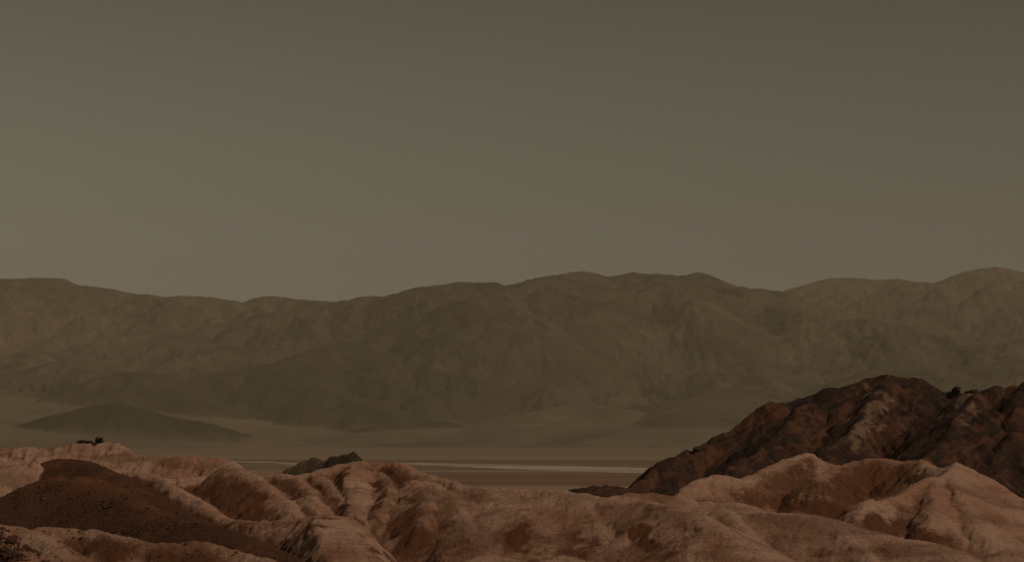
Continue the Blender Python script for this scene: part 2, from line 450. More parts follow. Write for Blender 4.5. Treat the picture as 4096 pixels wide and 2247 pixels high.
# nearer shoulders and foothills
far_ridge([(1420, 1420, 22200), (1583, 1318, 23200), (1700, 1285, 23300), (1795, 1258, 23400), (1838, 1250, 23400), (1937, 1311, 23000), (2060, 1360, 22500), (2120, 1440, 21800)], 0.36, MAINR, 800, 2200, 0.2)
far_ridge([(2460, 1200, 25300), (2420, 1330, 23500), (2300, 1450, 22000), (2180, 1560, 20500)], 0.36, MAINR, 700, 1500, 0.22)
far_ridge([(2792, 1120, 26000), (2850, 1290, 24000), (2980, 1420, 22500), (3080, 1520, 21000)], 0.34, MAINR, 700, 1700, 0.22)
far_ridge([(560, 1300, 26500), (800, 1360, 25000), (1060, 1400, 23800), (1300, 1380, 24000), (1430, 1340, 24500)], 0.3, LEFTR, 900, 2000, 0.18)
far_ridge([(-600, 1320, 25500), (-200, 1350, 25000), (200, 1400, 24500), (420, 1460, 23500)], 0.3, LEFTR, 900, 2000, 0.18)
far_ridge([(640, 1540, 20200), (780, 1522, 20500), (902, 1493, 20800), (1053, 1457, 21000), (1113, 1448, 21000), (1263, 1397, 21500), (1400, 1362, 22000)], 0.36, FOOT, 600, 1700, 0.2)
far_ridge([(1113, 1448, 21000), (1250, 1520, 20000), (1400, 1590, 19200), (1560, 1650, 18500)], 0.36, FOOT, 500, 1200, 0.2)
far_ridge([(271, 1626, 19300), (391, 1517, 19800), (529, 1484, 20000), (632, 1493, 20000), (692, 1560, 19400), (800, 1640, 18700)], 0.36, FOOT, 500, 1300, 0.2)
far_ridge([(200, 1470, 22500), (270, 1437, 22600), (360, 1445, 22600), (430, 1480, 22300)], 0.3, FOOT, 500, 900, 0.2, 1)
far_ridge([(1500, 1700, 17800), (1650, 1680, 18000), (1800, 1690, 17900), (1885, 1712, 17700)], 0.3, FOOT, 500, 700, 0.2, 1)
far_ridge([(2600, 1640, 19200), (2680, 1600, 19600), (2760, 1595, 19800), (2900, 1560, 20500), (3100, 1510, 21500)], 0.3, FOOT, 600, 1500, 0.2)
far_ridge([(3300, 1560, 20500), (3500, 1480, 21500), (3760, 1470, 21500), (4096, 1440, 22000), (4600, 1450, 21500)], 0.3, FOOT, 700, 1700, 0.2)
# low dark hill at the foot of the fan
far_ridge([(235, 1664, 16350), (301, 1640, 16500), (457, 1608, 16600), (541, 1632, 16500), (632, 1662, 16400), (782, 1682, 16300), (872, 1731, 16100), (926, 1753, 15900)], 0.29, LOWH, 500, 500, 0.25, 1, r=20)
far_ridge([(2475, 1650, 18900), (2495, 1692, 18000), (2525, 1740, 17000)], 0.16, FOOT, 500, 600, 0.1, 1)
far_ridge([(2720, 1610, 19500), (2660, 1690, 17800), (2620, 1752, 16600)], 0.14, FOOT, 500, 900, 0.1, 1)
# alluvial fans: very flat cones
def fan(px, py, d, slope):
    far.cones([P(px, py, d)], slope, 5, FAN, 0, rng, floor=-330)
for a in [(-500, 1585, 19500, 0.07), (60, 1600, 19000, 0.085), (2347, 1612, 19000, 0.17), (2347, 1676, 18800, 0.05), (1895, 1708, 17800, 0.05), (3150, 1690, 19500, 0.05), (4000, 1700, 19500, 0.05), (1000, 1745, 18000, 0.02), (150, 1480, 23500, 0.14), (1000, 1500, 23500, 0.14)]:
    fan(*a)
far.blur(1)
far.rills(9, 24, 21, 0.35)

px = cols(-60, 4160, 5.5, 30)
fy = np.concatenate([np.arange(11000, 16000, 110), np.arange(16000, 28000, 38), np.arange(28000, 37000, 90), np.arange(37000, 43900, 300)])
X, Y = view_grid(px, fy)
far_cap = np.clip(far.crest_distance(X, Y) / 1100, 0.0, 1)
wx = fbm(X / 1500, Y / 1500, 3, 31) * 130 * far_cap; wy = fbm(X / 1500, Y / 1500, 3, 41) * 130 * far_cap
Z = far.sample(X + wx, Y + wy)
own = far.owner(X + wx, Y + wy)
amp = (0.14 + 0.66 * far_cap) * np.clip((Z + 290) / 500, 0, 1) * np.where(own == FAN, 0.06, 1)
Z = Z + amp * (fbm(X / 900, Y / 900, 6, 5, 0.6) * 85 + (fbm(X / 420, Y / 420, 5, 15, 0.62, True) - 0.6) * 75)
pxv = X / Y * F + CX; pyv = HY - Z / Y * F
V = np.stack([X.ravel(), Y.ravel(), Z.ravel()], -1)
pale = np.where(own == FAN, 0.82 + 0.22 * fbm(X / 700, Y / 2600, 4, 91), 0.0)
for b in [(2360, 1640, 90, 30, 0, 0.8), (2440, 1660, 60, 40, 0, 0.8), (2330, 1748, 230, 9, -9, 0.6), (2150, 1790, 160, 7, -8, 0.6), (2200, 1700, 150, 6, -10, 0.6), (1700, 1775, 250, 6, -3, 0.6), (500, 1735, 300, 6, 6, 0.6), (60, 1690, 160, 7, 3, 0.6)]:
    pale = pale - 0.45 * blob(pxv, pyv, *b) * (own == FAN)
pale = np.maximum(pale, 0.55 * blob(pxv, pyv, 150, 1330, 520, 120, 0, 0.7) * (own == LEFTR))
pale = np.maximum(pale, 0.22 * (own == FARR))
dark = np.where(own == LOWH, 1.0, 0.0) + np.where(own == FOOT, 0.30, 0)
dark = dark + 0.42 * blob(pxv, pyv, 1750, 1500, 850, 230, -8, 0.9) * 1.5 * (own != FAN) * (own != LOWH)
def blur2(a, n):
    for _ in range(n):
        p = np.pad(a, 1, mode='edge'); a = (p[:-2, 1:-1] + p[2:, 1:-1] + p[1:-1, :-2] + p[1:-1, 2:] + a) / 5
    return a
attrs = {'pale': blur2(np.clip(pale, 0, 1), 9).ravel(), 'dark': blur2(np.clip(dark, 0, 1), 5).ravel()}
Fc = grid_faces(*X.shape)
fo = own[:-1, :-1]
keep = (np.maximum(Z[:-1, :-1], Z[1:, 1:]) > -318)
for fam, name, label in [(FARR, 'mountain_range', 'most distant hazy mountain range at the right behind the main range'),
                         (LEFTR, 'mountain_range', 'pale hazy mountain range along the left horizon'),
                         (MAINR, 'mountain_range', 'tall hazy main mountain range with flat topped summit in the centre'),
                         (FOOT, 'foothills', 'darker foothills at the base of the main mountain range'),
                         (LOWH, 'low_hill', 'low wedge shaped dark hill on the valley edge at left'),
                         (FAN, 'alluvial_fan', 'smooth tan alluvial fans spreading from the foothills to the valley floor')]:
    m = keep & (fo == fam)
    v, f, at = sub_mesh(V, Fc[m], attrs)
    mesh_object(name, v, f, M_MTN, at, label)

# ------------------------------------------------------------------ near badlands
def near_base(X, Y):
    up = -2.5 - 0.26 * np.clip(Y, -40, 240)
    dn = -62 - 0.15 * np.clip(Y - 700, 0, 3000)
    z = np.where(Y < 230, np.maximum(up, -62), dn)
    return z
near = Field(-330, 330, 120, 760, 0.55, near_base)
BLOCK, MESA, GRAV, SPINE, CENT, MAIN, RMOUND, TEE, FRONTL, NEARL, LOWF = range(1, 12)

def ridge(pts, fam, slope=0.8, r=0.7, spacing=8.0, length=15.0, drop=0.5, levels=2, zj=-0.25, vary=0.16, sides=(-1, 1), step=0.8):
    r = r * (0.5 if fam != GRAV else 0.8)
    line = smooth_line([P(*p) for p in pts], step)
    line[:, 2] += gnoise(np.arange(len(line)) / 7.0, np.full(len(line), fam * 3.7), 77) * 0.18
    near.cones(line, slope, r, fam, vary * 0.7, rng, cap=True)
    if levels >= 1:
        for sp in spurs(line, spacing, length, drop, 0.65, rng, sides, zj, 1.0):
            near.cones(sp, slope * 1.12, r * 0.7, fam, vary, rng)
            if levels >= 2:
                for s2 in spurs(sp, spacing * 0.45, length * 0.34, drop * 1.3, 0.8, rng, (-1, 1), -0.15, 0.8):
                    near.cones(s2, slope * 1.3, r * 0.45, fam, vary, rng)

def facet(corners, fam, n, m, slope, r=0.6):
    a, b, c, d = [np.array(P(*q)) for q in corners]        # top left, top right, bottom left, bottom right
    pts = []
    for u in np.linspace(0, 1, n):
        for v in np.linspace(0, 1, m):
            p = (a * (1 - u) + b * u) * (1 - v) + (c * (1 - u) + d * u) * v
            p = p + np.array([0, 0, 0.9 * math.sin(math.pi * u) * (0.4 + 0.6 * math.sin(math.pi * v))])
            pts.append(p)
    near.cones(pts, slope, r, fam, 0.0, rng)
facet([(1264, 2066, 374), (1412, 2074, 384), (1337, 2262, 343), (1548, 2262, 354)], CENT, 14, 26, 1.1, 1.0)
facet([(1386, 1873, 452), (1505, 1884, 458), (1409, 2045, 424), (1436, 2040, 430)], CENT, 10, 26, 1.1, 0.6)
facet([(-80, 1846, 480), (138, 1848, 474), (-80, 2015, 452), (92, 1990, 454)], BLOCK, 18, 24, 1.0, 0.6)
facet([(1720, 1938, 446), (2250, 1985, 414), (1800, 2270, 378), (2300, 2270, 364)], MAIN, 34, 60, 1.0, 1.0)
facet([(2250, 1987, 414), (2780, 2066, 380), (2300, 2272, 364), (2960, 2272, 352)], MAIN, 34, 60, 1.0, 1.0)
# left: mesa on the skyline
ridge([(-900, 1800, 600), (-500, 1790, 590), (-200, 1792, 580), (0, 1785, 575), (192, 1787, 572), (222, 1785, 570), (256, 1781, 570), (273, 1768, 570), (325, 1771, 570), (444, 1763, 568), (470, 1777, 566), (512, 1792, 564), (536, 1822, 560), (600, 1830, 556)], MESA, 1.1, 0.6, 4.0, 8, 0.85, 2, -0.1, 0.4)
ridge([(536, 1825, 552), (632, 1820, 550), (683, 1828, 548), (752, 1822, 546), (845, 1828, 545), (884, 1830, 543), (940, 1862, 530), (1000, 1884, 500), (1060, 1896, 480)], MESA, 0.72, 1.2, 6, 12, 0.5, 2)
ridge([(-700, 1860, 490), (-200, 1850, 484), (0, 1846, 478), (90, 1845, 475), (140, 1850, 472)], BLOCK, 0.94, 0.8, 11, 10, 0.67, 1, -0.3)
# dark gravel hill
ridge([(205, 1842, 482), (235, 1834, 480), (307, 1837, 476), (363, 1854, 470), (418, 1879, 460), (470, 1909, 448), (512, 1939, 438), (560, 1975, 428), (620, 2010, 418), (700, 2050, 408)], GRAV, 0.6, 1.8, 14, 12, 0.42, 1, -0.6)
ridge([(-500, 2120, 400), (-100, 2030, 404), (0, 2003, 406), (85, 1973, 409), (128, 1948, 412), (213, 1907, 416), (277, 1904, 417), (363, 1911, 416), (440, 1950, 408), (555, 2024, 392), (700, 2067, 376), (854, 2112, 360), (982, 2172, 345), (1100, 2236, 332), (1220, 2310, 320)], GRAV, 0.56, 2.5, 24, 26, 0.46, 1, -1.0)
# bright spine winding to the right of it
ridge([(400, 1878, 488), (430, 1872, 487), (512, 1873, 485), (576, 1888, 482), (632, 1905, 480), (683, 1913, 479), (747, 1911, 479), (837, 1901, 482), (920, 1905, 486)], SPINE, 0.78, 0.9, 7, 12, 0.49, 2)
ridge([(632, 1905, 480), (683, 1939, 466), (747, 1973, 454), (811, 2003, 444), (833, 2037, 433), (909, 2071, 422), (973, 2078, 414), (1050, 2100, 402), (1110, 2135, 390), (1200, 2200, 375)], SPINE, 0.7, 0.9, 9, 13, 0.46, 2)
# centre skyline and its ribs
ridge([(900, 1868, 478), (1000, 1884, 470), (1100, 1889, 466), (1162, 1896, 463), (1250, 1888, 463), (1316, 1871, 465), (1384, 1854, 468), (1448, 1841, 468), (1512, 1843, 466), (1598, 1849, 462), (1632, 1866, 456), (1692, 1888, 450), (1743, 1909, 444), (1811, 1922, 440), (1845, 1935, 436), (1939, 1952, 430)], CENT, 0.78, 1.3, 7, 13, 0.51, 2)
for rib in [[(1000, 1886, 468), (1068, 1939, 452), (1120, 1980, 441), (1160, 2015, 432), (1175, 2050, 423)],
            [(1162, 1898, 461), (1213, 1922, 453), (1248, 1965, 441), (1262, 2012, 430)],
            [(1250, 1892, 461), (1316, 1925, 450), (1350, 1985, 436)],
            [(1500, 1880, 456), (1530, 1900, 452), (1560, 1960, 440), (1540, 2010, 430)],
            [(1640, 1915, 446), (1690, 1945, 438), (1718, 1990, 428), (1708, 2050, 415), (1690, 2100, 405)]]:
    ridge(rib, CENT, 0.66, 0.8, 6, 8, 0.48, 1)
# main pale ridge
ridge([(1939, 1952, 430), (2068, 1954, 424), (2150, 1957, 420), (2265, 1963, 414), (2342, 1973, 408), (2427, 1988, 402), (2495, 2003, 396), (2598, 2006, 390), (2700, 2030, 380), (2811, 2063, 368), (2900, 2120, 355)], MAIN, 0.62, 2.4, 10, 15, 0.44, 2)
for rib in [[(1700, 1920, 442), (1815, 1985, 426), (1860, 2060, 410), (1910, 2125, 398), (1985, 2215, 382), (2035, 2280, 370)],
            [(1960, 1960, 426), (2098, 2040, 408), (2166, 2084, 398), (2180, 2120, 388)],
            [(2150, 1975, 417), (2256, 2054, 402), (2363, 2101, 391), (2350, 2150, 380)],
            [(2350, 2000, 402), (2427, 2150, 378), (2521, 2250, 360)],
            [(2500, 2010, 394), (2570, 2080, 382), (2664, 2150, 366), (2790, 2250, 346)]]:
    ridge(rib, MAIN, 0.55, 1.4, 8, 9, 0.42, 1)
ridge([(2430, 1990, 440), (2448, 1982, 442), (2525, 1967, 444), (2598, 1965, 444), (2666, 1978, 441), (2715, 1998, 436)], MAIN, 0.75, 1.0, 7, 8, 0.55, 2)
ridge([(2690, 2010, 420), (2760, 2001, 416), (2897, 2010, 410), (2952, 2012, 407), (3008, 2042, 398), (3103, 2046, 392), (3188, 2052, 388), (3252, 2067, 384), (3338, 2084, 380), (3406, 2110, 374), (3508, 2136, 368), (3615, 2153, 362), (3722, 2174, 356), (3786, 2195, 350), (3850, 2230, 344), (3950, 2300, 335)], MAIN, 0.5, 3.5, 26, 9, 0.44, 1)
ridge([(3338, 2086, 379), (3390, 2140, 368), (3510, 2250, 348)], MAIN, 0.62, 0.8, 30, 2, 0.49, 0)
ridge([(2900, 2030, 400), (2960, 2100, 385), (3020, 2200, 365), (3100, 2260, 350)], MAIN, 0.62, 1.6, 8, 8, 0.49, 1)
# bright dome in the centre left
ridge([(960, 2078, 408), (1128, 2078, 398), (1205, 2072, 388), (1256, 2065, 380)], CENT, 0.75, 1.0, 8, 9, 0.51, 2)
# mounds in front of the dark hill
ridge([(2690, 2010, 488), (2726, 1973, 492), (2769, 1939, 496), (2811, 1913, 500), (2880, 1894, 502), (2973, 1918, 502), (3004, 1900, 508), (3124, 1845, 520), (3226, 1807, 526), (3261, 1824, 526), (3359, 1867, 524), (3450, 1890, 520)], RMOUND, 0.78, 1.0, 8, 14, 0.51, 2)
ridge([(3280, 1900, 500), (3359, 1862, 508), (3444, 1837, 512), (3525, 1832, 512), (3594, 1841, 510), (3688, 1837, 505), (3705, 1858, 495), (3756, 1872, 486), (3807, 1856, 478), (3829, 1843, 474)], RMOUND, 0.78, 1.2, 9, 15, 0.49, 2)
ridge([(3829, 1843, 474), (3876, 1866, 474), (3978, 1952, 476), (4096, 2037, 480), (4250, 2110, 484), (4500, 2200, 490), (5000, 2250, 490)], TEE, 0.75, 0.9, 10, 16, 0.51, 1)
ridge([(3829, 1845, 473), (3782, 1898, 456), (3722, 1907, 450), (3679, 1924, 446), (3628, 1958, 440), (3572, 1991, 434), (3508, 1996, 431), (3466, 1997, 428), (3440, 2050, 416)], TEE, 0.75, 0.7, 9, 12, 0.51, 2)
ridge([(3782, 1898, 456), (3830, 1960, 443), (3871, 2042, 430), (3960, 2185, 405), (4000, 2260, 392)], TEE, 0.62, 1.0, 9, 9, 0.49, 1)
ridge([(3722, 1907, 450), (3735, 2000, 432), (3720, 2090, 414)], TEE, 0.75, 0.8, 9, 7, 0.55, 1)
# near left
ridge([(-600, 2050, 320), (-200, 2070, 318), (0, 2093, 316), (51, 2103, 315), (111, 2118, 313), (162, 2110, 313), (205, 2103, 313), (256, 2108, 312), (307, 2114, 311), (384, 2114, 310), (448, 2140, 306), (512, 2153, 304), (615, 2170, 302), (683, 2166, 302), (747, 2161, 302), (811, 2164, 301), (897, 2187, 297), (982, 2212, 292), (1067, 2242, 287), (1200, 2290, 280)], FRONTL, 0.69, 1.0, 7, 9, 0.51, 2)
ridge([(111, 2119, 312), (200, 2160, 300), (260, 2215, 288), (300, 2260, 280)], FRONTL, 0.62, 1.2, 9, 6, 0.49, 1)
ridge([(-500, 2010, 212), (-100, 2075, 210), (0, 2131, 208), (43, 2161, 207), (98, 2200, 205), (149, 2242, 203), (260, 2320, 200)], NEARL, 0.75, 0.5, 4, 5, 0.55, 2)
ridge([(120, 2262, 262), (213, 2236, 262), (342, 2236, 262), (427, 2246, 260), (600, 2270, 256)], FRONTL, 0.62, 0.8, 7, 5, 0.49, 1)
# low front mounds at the bottom edge
ridge([(1820, 2262, 300), (1900, 2238, 302), (1960, 2222, 303), (2080, 2240, 302), (2150, 2244, 302), (2250, 2220, 303), (2337, 2242, 301), (2450, 2275, 298)], LOWF, 0.62, 1.5, 9, 7, 0.49, 1)
ridge([(3900, 2275, 338), (3957, 2242, 342), (4042, 2188, 347), (4096, 2195, 347), (4300, 2230, 345), (4700, 2240, 345)], LOWF, 0.62, 1.5, 9, 9, 0.49, 1)
near.rills(9, 0.20, 22, 0.6, 1, ((MAIN, 0.7), (GRAV, 0.5)))
near.rills(18, 0.42, 23, 0.6, 3, ((MAIN, 0.45), (GRAV, 0.5)))

px = cols(-60, 4160, 4.6, 26)
ny = np.concatenate([np.arange(-40, 190, 6.0), np.arange(190, 225, 0.7), np.arange(225, 260, 1.2), np.arange(260, 535, 0.62), np.arange(535, 610, 0.9), np.arange(610, 760, 5), np.arange(760, 2400, 60)])
X, Y = view_grid(px, ny)
# keep the ground under the camera wide enough to stand on
wide = np.clip((200 - Y) / 240, 0, 1)
X = X + wide * (px[None, :] - CX) / F * 160
ins = (Y > 120.5) & (Y < 759)
wx = fbm(X / 9, Y / 9, 3, 61) * 0.55; wy = fbm(X / 9, Y / 9, 3, 71) * 0.55
Z = np.where(ins, near.sample(X + wx, Y + wy), near_base(X, Y))
own = np.where(ins, near.owner(X + wx, Y + wy), 0)
rough = np.choose(own, [0.6, 1.1, 1.3, 0.8, 1.0, 1.1, 0.9, 1.2, 0.9, 0.9, 1.3, 0.8])
Z = Z + rough * (fbm(X / 6.5, Y / 6.5, 3, 101, 0.45) * 0.25 + (fbm(X / 6 + wx, Y / 6 + wy, 4, 121, 0.6, True) - 0.6) * 0.5 + (fbm(X / 1.7, Y / 1.7, 3, 111, 0.55, True) - 0.5) * 0.12)
pxv = X / np.maximum(Y, 1) * F + CX; pyv = HY - Z / np.maximum(Y, 1) * F

brown = np.choose(own, [0.5, 0.05, 0.2, 1.0, 0.6, 0.55, 0.3, 0.5, 0.3, 0.4, 0.3, 0.2]).astype(float)
dark = np.choose(own, [0.0, 0.0, 0.0, 0.75, 0.0, 0.0, 0.0, 0.0, 0.0, 0.0, 0.0, 0.0]).astype(float)
cap = np.where(ins, near.crest_distance(X + wx, Y + wy), 99.0)
brown += 0.04 * (own != GRAV)
brown -= 0.5 * np.exp(-(cap / 2.2) ** 2) * (own != GRAV)
brown -= 0.9 * np.exp(-(cap / 1.6) ** 2) * (own == SPINE)
wob_a = fbm(X / 6, Y / 6, 5, 401, 0.65); wob_b = fbm(X / 6, Y / 6, 5, 431, 0.65)
brown -= 0.9 * np.exp(-(cap / 3.0) ** 2) * ((own == MAIN) & (pxv > 2750))
def spot(arr, fams, *b, amt=1.0):
    m = np.isin(own, fams)
    k = min(b[2], b[3]) * 0.9 + 8                       # ragged outlines
    q = list(b); q[5] = 0.75 if len(q) > 5 else 0.75
    arr += np.where(m, blob(pxv + wob_a * k * 1.3, pyv + wob_b * k * 0.8, *q) * amt, 0)
dark = np.where(own == GRAV, 0.68 + 0.32 * fbm(X / 13, Y / 13, 3, 611), dark)
# brown beds, with shade of hollows, gullies and flanks painted in; bright faces paled
for fams, b, ab, ad in [
    ([CENT, MAIN], (1660, 2160, 210, 85, 8, 0.5), 0.45, 0.25), ([CENT], (1560, 2000, 60, 110, 10, 0.5), 0.45, 0.0),
    ([CENT], (1520, 1945, 28, 70, 8, 0.5), 0.5, 0.3), ([CENT], (1690, 1990, 60, 90, -20, 0.5), 0.25, 0.0),
    ([CENT], (1290, 1980, 90, 55, 35, 0.5), 0.4, 0.1), ([CENT], (1130, 1950, 40, 50, 40, 0.5), 0.4, 0.1),
    ([CENT], (1365, 1950, 20, 80, 5, 0.5), 0.6, 0.4), ([CENT], (1450, 1940, 60, 60, 0, 0.4), -0.4, 0.0),
    ([CENT], (1415, 2140, 115, 110, 30, 0.3), -1.0, 0.0), ([CENT], (1235, 2105, 30, 40, 30, 0.5), 0.5, 0.35),
    ([CENT], (1100, 2120, 110, 40, 15, 0.5), 0.2, 0.0), ([CENT, SPINE], (900, 1975, 130, 50, 10, 0.5), 0.5, 0.25),
    ([SPINE], (600, 1970, 130, 45, 30, 0.5), 0.5, 0.3), ([SPINE, CENT], (1000, 2020, 110, 45, 15, 0.5), 0.3, 0.1),
    ([SPINE], (930, 2110, 150, 30, 22, 0.5), 0.4, 0.15),
    ([MAIN], (2075, 2165, 60, 55, 0, 0.5), 0.75, 0.35), ([MAIN], (2120, 2065, 60, 30, 20, 0.5), 0.4, 0.0),
    ([MAIN], (2330, 2180, 75, 55, -30, 0.5), 0.65, 0.3), ([MAIN], (2580, 2110, 32, 70, 0, 0.5), 0.7, 0.35),
    ([MAIN], (2640, 2180, 70, 70, 30, 0.5), 0.5, 0.1), ([MAIN], (2890, 2090, 42, 38, 0, 0.5), 0.7, 0.35),
    ([MAIN], (2450, 2090, 130, 26, 18, 0.5), 0.4, 0.0), ([MAIN], (3120, 2180, 150, 45, 8, 0.6), 0.25, 0.0),
    ([MAIN], (2760, 2170, 80, 60, 20, 0.6), 0.3, 0.0), ([MAIN], (2250, 1995, 280, 30, 3, 0.5), -0.8, 0.0), ([MAIN], (3300, 2130, 300, 26, 12, 0.5), -0.4, 0.0), ([CENT], (1450, 1955, 40, 75, 0, 0.4), -0.7, 0.0), ([CENT], (1110, 1990, 55, 35, 40, 0.5), -0.5, 0.0), ([BLOCK], (30, 1920, 200, 90, 0, 0.5), -0.5, 0.0), ([MESA], (430, 1790, 60, 30, 0, 0.5), -0.4, 0.0),
    ([MAIN], (1950, 2120, 90, 60, 30, 0.5), 0.3, 0.0),
    ([RMOUND], (3180, 1920, 170, 70, -12, 0.4), 0.30, 0.28), ([RMOUND], (3500, 1930, 170, 70, -18, 0.4), 0.45, 0.35),
    ([RMOUND], (2830, 1950, 90, 50, 0, 0.4), -0.45, 0.0), ([RMOUND], (3290, 1860, 50, 40, 30, 0.4), -0.3, -0.1),
    ([TEE], (3670, 1960, 55, 50, -20, 0.5), 0.5, 0.15), ([TEE], (3640, 2070, 60, 34, -35, 0.5), 0.5, 0.45),
    ([TEE], (3770, 2165, 90, 30, 20, 0.5), 0.5, 0.3), ([TEE, RMOUND], (3480, 2100, 170, 26, 12, 0.5), 0.5, 0.15), ([TEE], (3660, 2128, 130, 24, 12, 0.5), 0.4, 0.15), ([RMOUND], (3150, 2025, 200, 22, 6, 0.5), 0.4, 0.15), ([TEE, RMOUND], (3352, 2050, 26, 16, -50, 0.4), 0.8, 0.7),
    ([TEE], (3480, 2070, 36, 26, 30, 0.4), 0.7, 0.5), ([TEE], (3930, 2000, 110, 90, 45, 0.4), -0.3, 0.0),
    ([NEARL], (30, 2230, 95, 42, 20, 0.5), 0.6, 0.9), ([FRONTL], (360, 2185, 130, 50, 0, 0.6), 0.3, 0.25),
    ([FRONTL], (620, 2205, 280, 40, 8, 0.5), 0.5, 0.1), ([FRONTL], (130, 2165, 110, 35, 20, 0.5), -0.35, 0.0),
    ([MESA], (30, 1818, 36, 18, 0, 0.5), 0.6, 0.3), ([MESA], (120, 1815, 40, 16, 0, 0.5), 0.5, 0.2),
    ([MESA], (228, 1805, 8, 22, 0, 0.4), 0.6, 0.8), ([MESA], (505, 1806, 28, 22, 50, 0.5), 0.5, 0.4),
    ([MESA], (800, 1860, 120, 26, 0, 0.5), 0.35, 0.0),
    ([GRAV], (290, 1914, 110, 9, 2, 0.5), -0.3, -0.5), ([GRAV], (330, 1935, 90, 14, 5, 0.5), 0.0, -0.25), ([GRAV], (520, 1985, 130, 26, 32, 0.5), 0.0, -0.2)]:
    spot(brown, fams, *b, amt=ab)
    spot(dark, fams, *b, amt=ad)
attrs = {'brown': blur2(brown, 2).ravel(), 'dark': blur2(np.clip(dark, 0, 1), 7).ravel()}
V = np.stack([X.ravel(), Y.ravel(), Z.ravel()], -1)
Fc = grid_faces(*X.shape)
fo = own[:-1, :-1]
names = {0: ('ground', 'low brown ground between the badland ridges'),
         BLOCK: ('badland_ridge', 'flat topped pale pink clay bluff at the left edge'),
         MESA: ('badland_mesa', 'fluted pale clay mesa and knolls on the left skyline'),
         GRAV: ('gravel_hill', 'dark brown gravel covered hill sloping down to the right at left'),
         SPINE: ('badland_ridge', 'winding bright crested clay spine right of the dark gravel hill'),
         CENT: ('badland_ridge', 'ribbed brown clay ridge with bright dome left of centre'),
         MAIN: ('badland_ridge', 'long smooth pale pink clay ridge running down to the lower right'),
         RMOUND: ('badland_ridge', 'brown clay mounds with pale tips below the dark hill'),
         TEE: ('badland_peak', 'pointed pale clay peak with spreading flanks at the right edge'),
         FRONTL: ('badland_ridge', 'low undulating pale ridge along the lower left'),
         NEARL: ('badland_ridge', 'nearest rough pink and dark slope in the bottom left corner'),
         LOWF: ('badland_mound', 'low smooth clay mounds cut by the bottom edge of the view')}
for fam, (name, label) in names.items():
    m = fo == fam
    if not m.any(): continue
    v, f, at = sub_mesh(V, Fc[m], attrs)
    mesh_object(name, v, f, M_CLAY, at, label)

# ------------------------------------------------------------------ dark hill at the right and a low dark mound
hill = Field(20, 460, 640, 1250, 1.0, lambda X, Y: np.full(X.shape, -90.0))
def hill_ridge(pts, slope=0.85, spacing=20, length=42, drop=0.52, levels=2, r=1.0, fam=1):
    line = smooth_line([P(*p) for p in pts], 2.0)
    hill.cones(line, slope, r, fam, 0.1, rng, floor=-90)
    for sp in spurs(line, spacing, length, drop, 0.9, rng, (-1, 1), -0.8, 2.5):
        hill.cones(sp, slope * 1.1, r, fam, 0.12, rng, floor=-90)
        if levels > 1:
            for s2 in spurs(sp, spacing * 0.4, length * 0.33, drop * 1.3, 0.9, rng, (-1, 1), -0.4, 2.0):
                hill.cones(s2, slope * 1.3, r * 0.6, fam, 0.12, rng, floor=-90)
hill_ridge([(2510, 1985, 862), (2530, 1960, 870), (2577, 1903, 880), (2614, 1875, 890)], 1.2, 9, 14, 0.7)
hill_ridge([(2640, 1860, 892), (2732, 1806, 900), (2763, 1796, 905), (2800, 1796, 905), (2844, 1765, 910), (2900, 1734, 915), (2931, 1706, 920), (3005, 1660, 925), (3086, 1619, 930), (3167, 1604, 935), (3241, 1582, 940), (3291, 1563, 940), (3378, 1539, 945), (3459, 1517, 950), (3552, 1501, 950), (3614, 1498, 950), (3676, 1511, 950), (3713, 1529, 950), (3744, 1551, 950), (3813, 1567, 948), (3850, 1579, 945), (3950, 1620, 940)])
hill_ridge([(3850, 1583, 880), (3862, 1579, 880), (3918, 1567, 880), (3986, 1548, 880), (4030, 1542, 880), (4096, 1529, 880), (4300, 1500, 885), (4700, 1560, 890), (5400, 1700, 900)], fam=2)
hill_ridge([(3918, 1570, 878), (3850, 1650, 850), (3775, 1750, 820), (3690, 1840, 790)], 0.8, 14, 26, 0.52, fam=2)
hill_ridge([(3552, 1503, 948), (3500, 1600, 915), (3400, 1720, 880), (3300, 1800, 850)], 0.8, 14, 26, 0.52)
hill_ridge([(3241, 1584, 938), (3150, 1700, 900), (3000, 1820, 860), (2900, 1880, 835)], 0.8, 14, 26, 0.52)
hill_ridge([(4096, 1531, 880), (4060, 1700, 840), (3960, 1860, 800)], 0.8, 14, 26, 0.52, fam=2)
hill.rills(14, 0.6, 24, 0.7, 2)
hpx = cols(2400, 4160, 4.6, 30, 2399, 5500)
hy = np.concatenate([np.arange(645, 780, 4), np.arange(780, 965, 0.8), np.arange(965, 1240, 6)])
X, Y = view_grid(hpx, hy)
wx = fbm(X / 20, Y / 20, 4, 161) * 3; wy = fbm(X / 20, Y / 20, 4, 171) * 3
Z = hill.sample(X + wx, Y + wy); own = hill.owner(X + wx, Y + wy)
Z = Z + np.clip((Z + 88) / 10, 0, 1) * (fbm(X / 18, Y / 18, 6, 201, 0.5) * 1.7 + (fbm(X / 7, Y / 7, 4, 211, 0.6, True) - 0.55) * 0.9)
pxv = X / Y * F + CX; pyv = HY - Z / Y * F
pale = np.zeros(X.shape)
wob_a = fbm(X / 12, Y / 12, 5, 501, 0.65); wob_b = fbm(X / 12, Y / 12, 5, 531, 0.65)
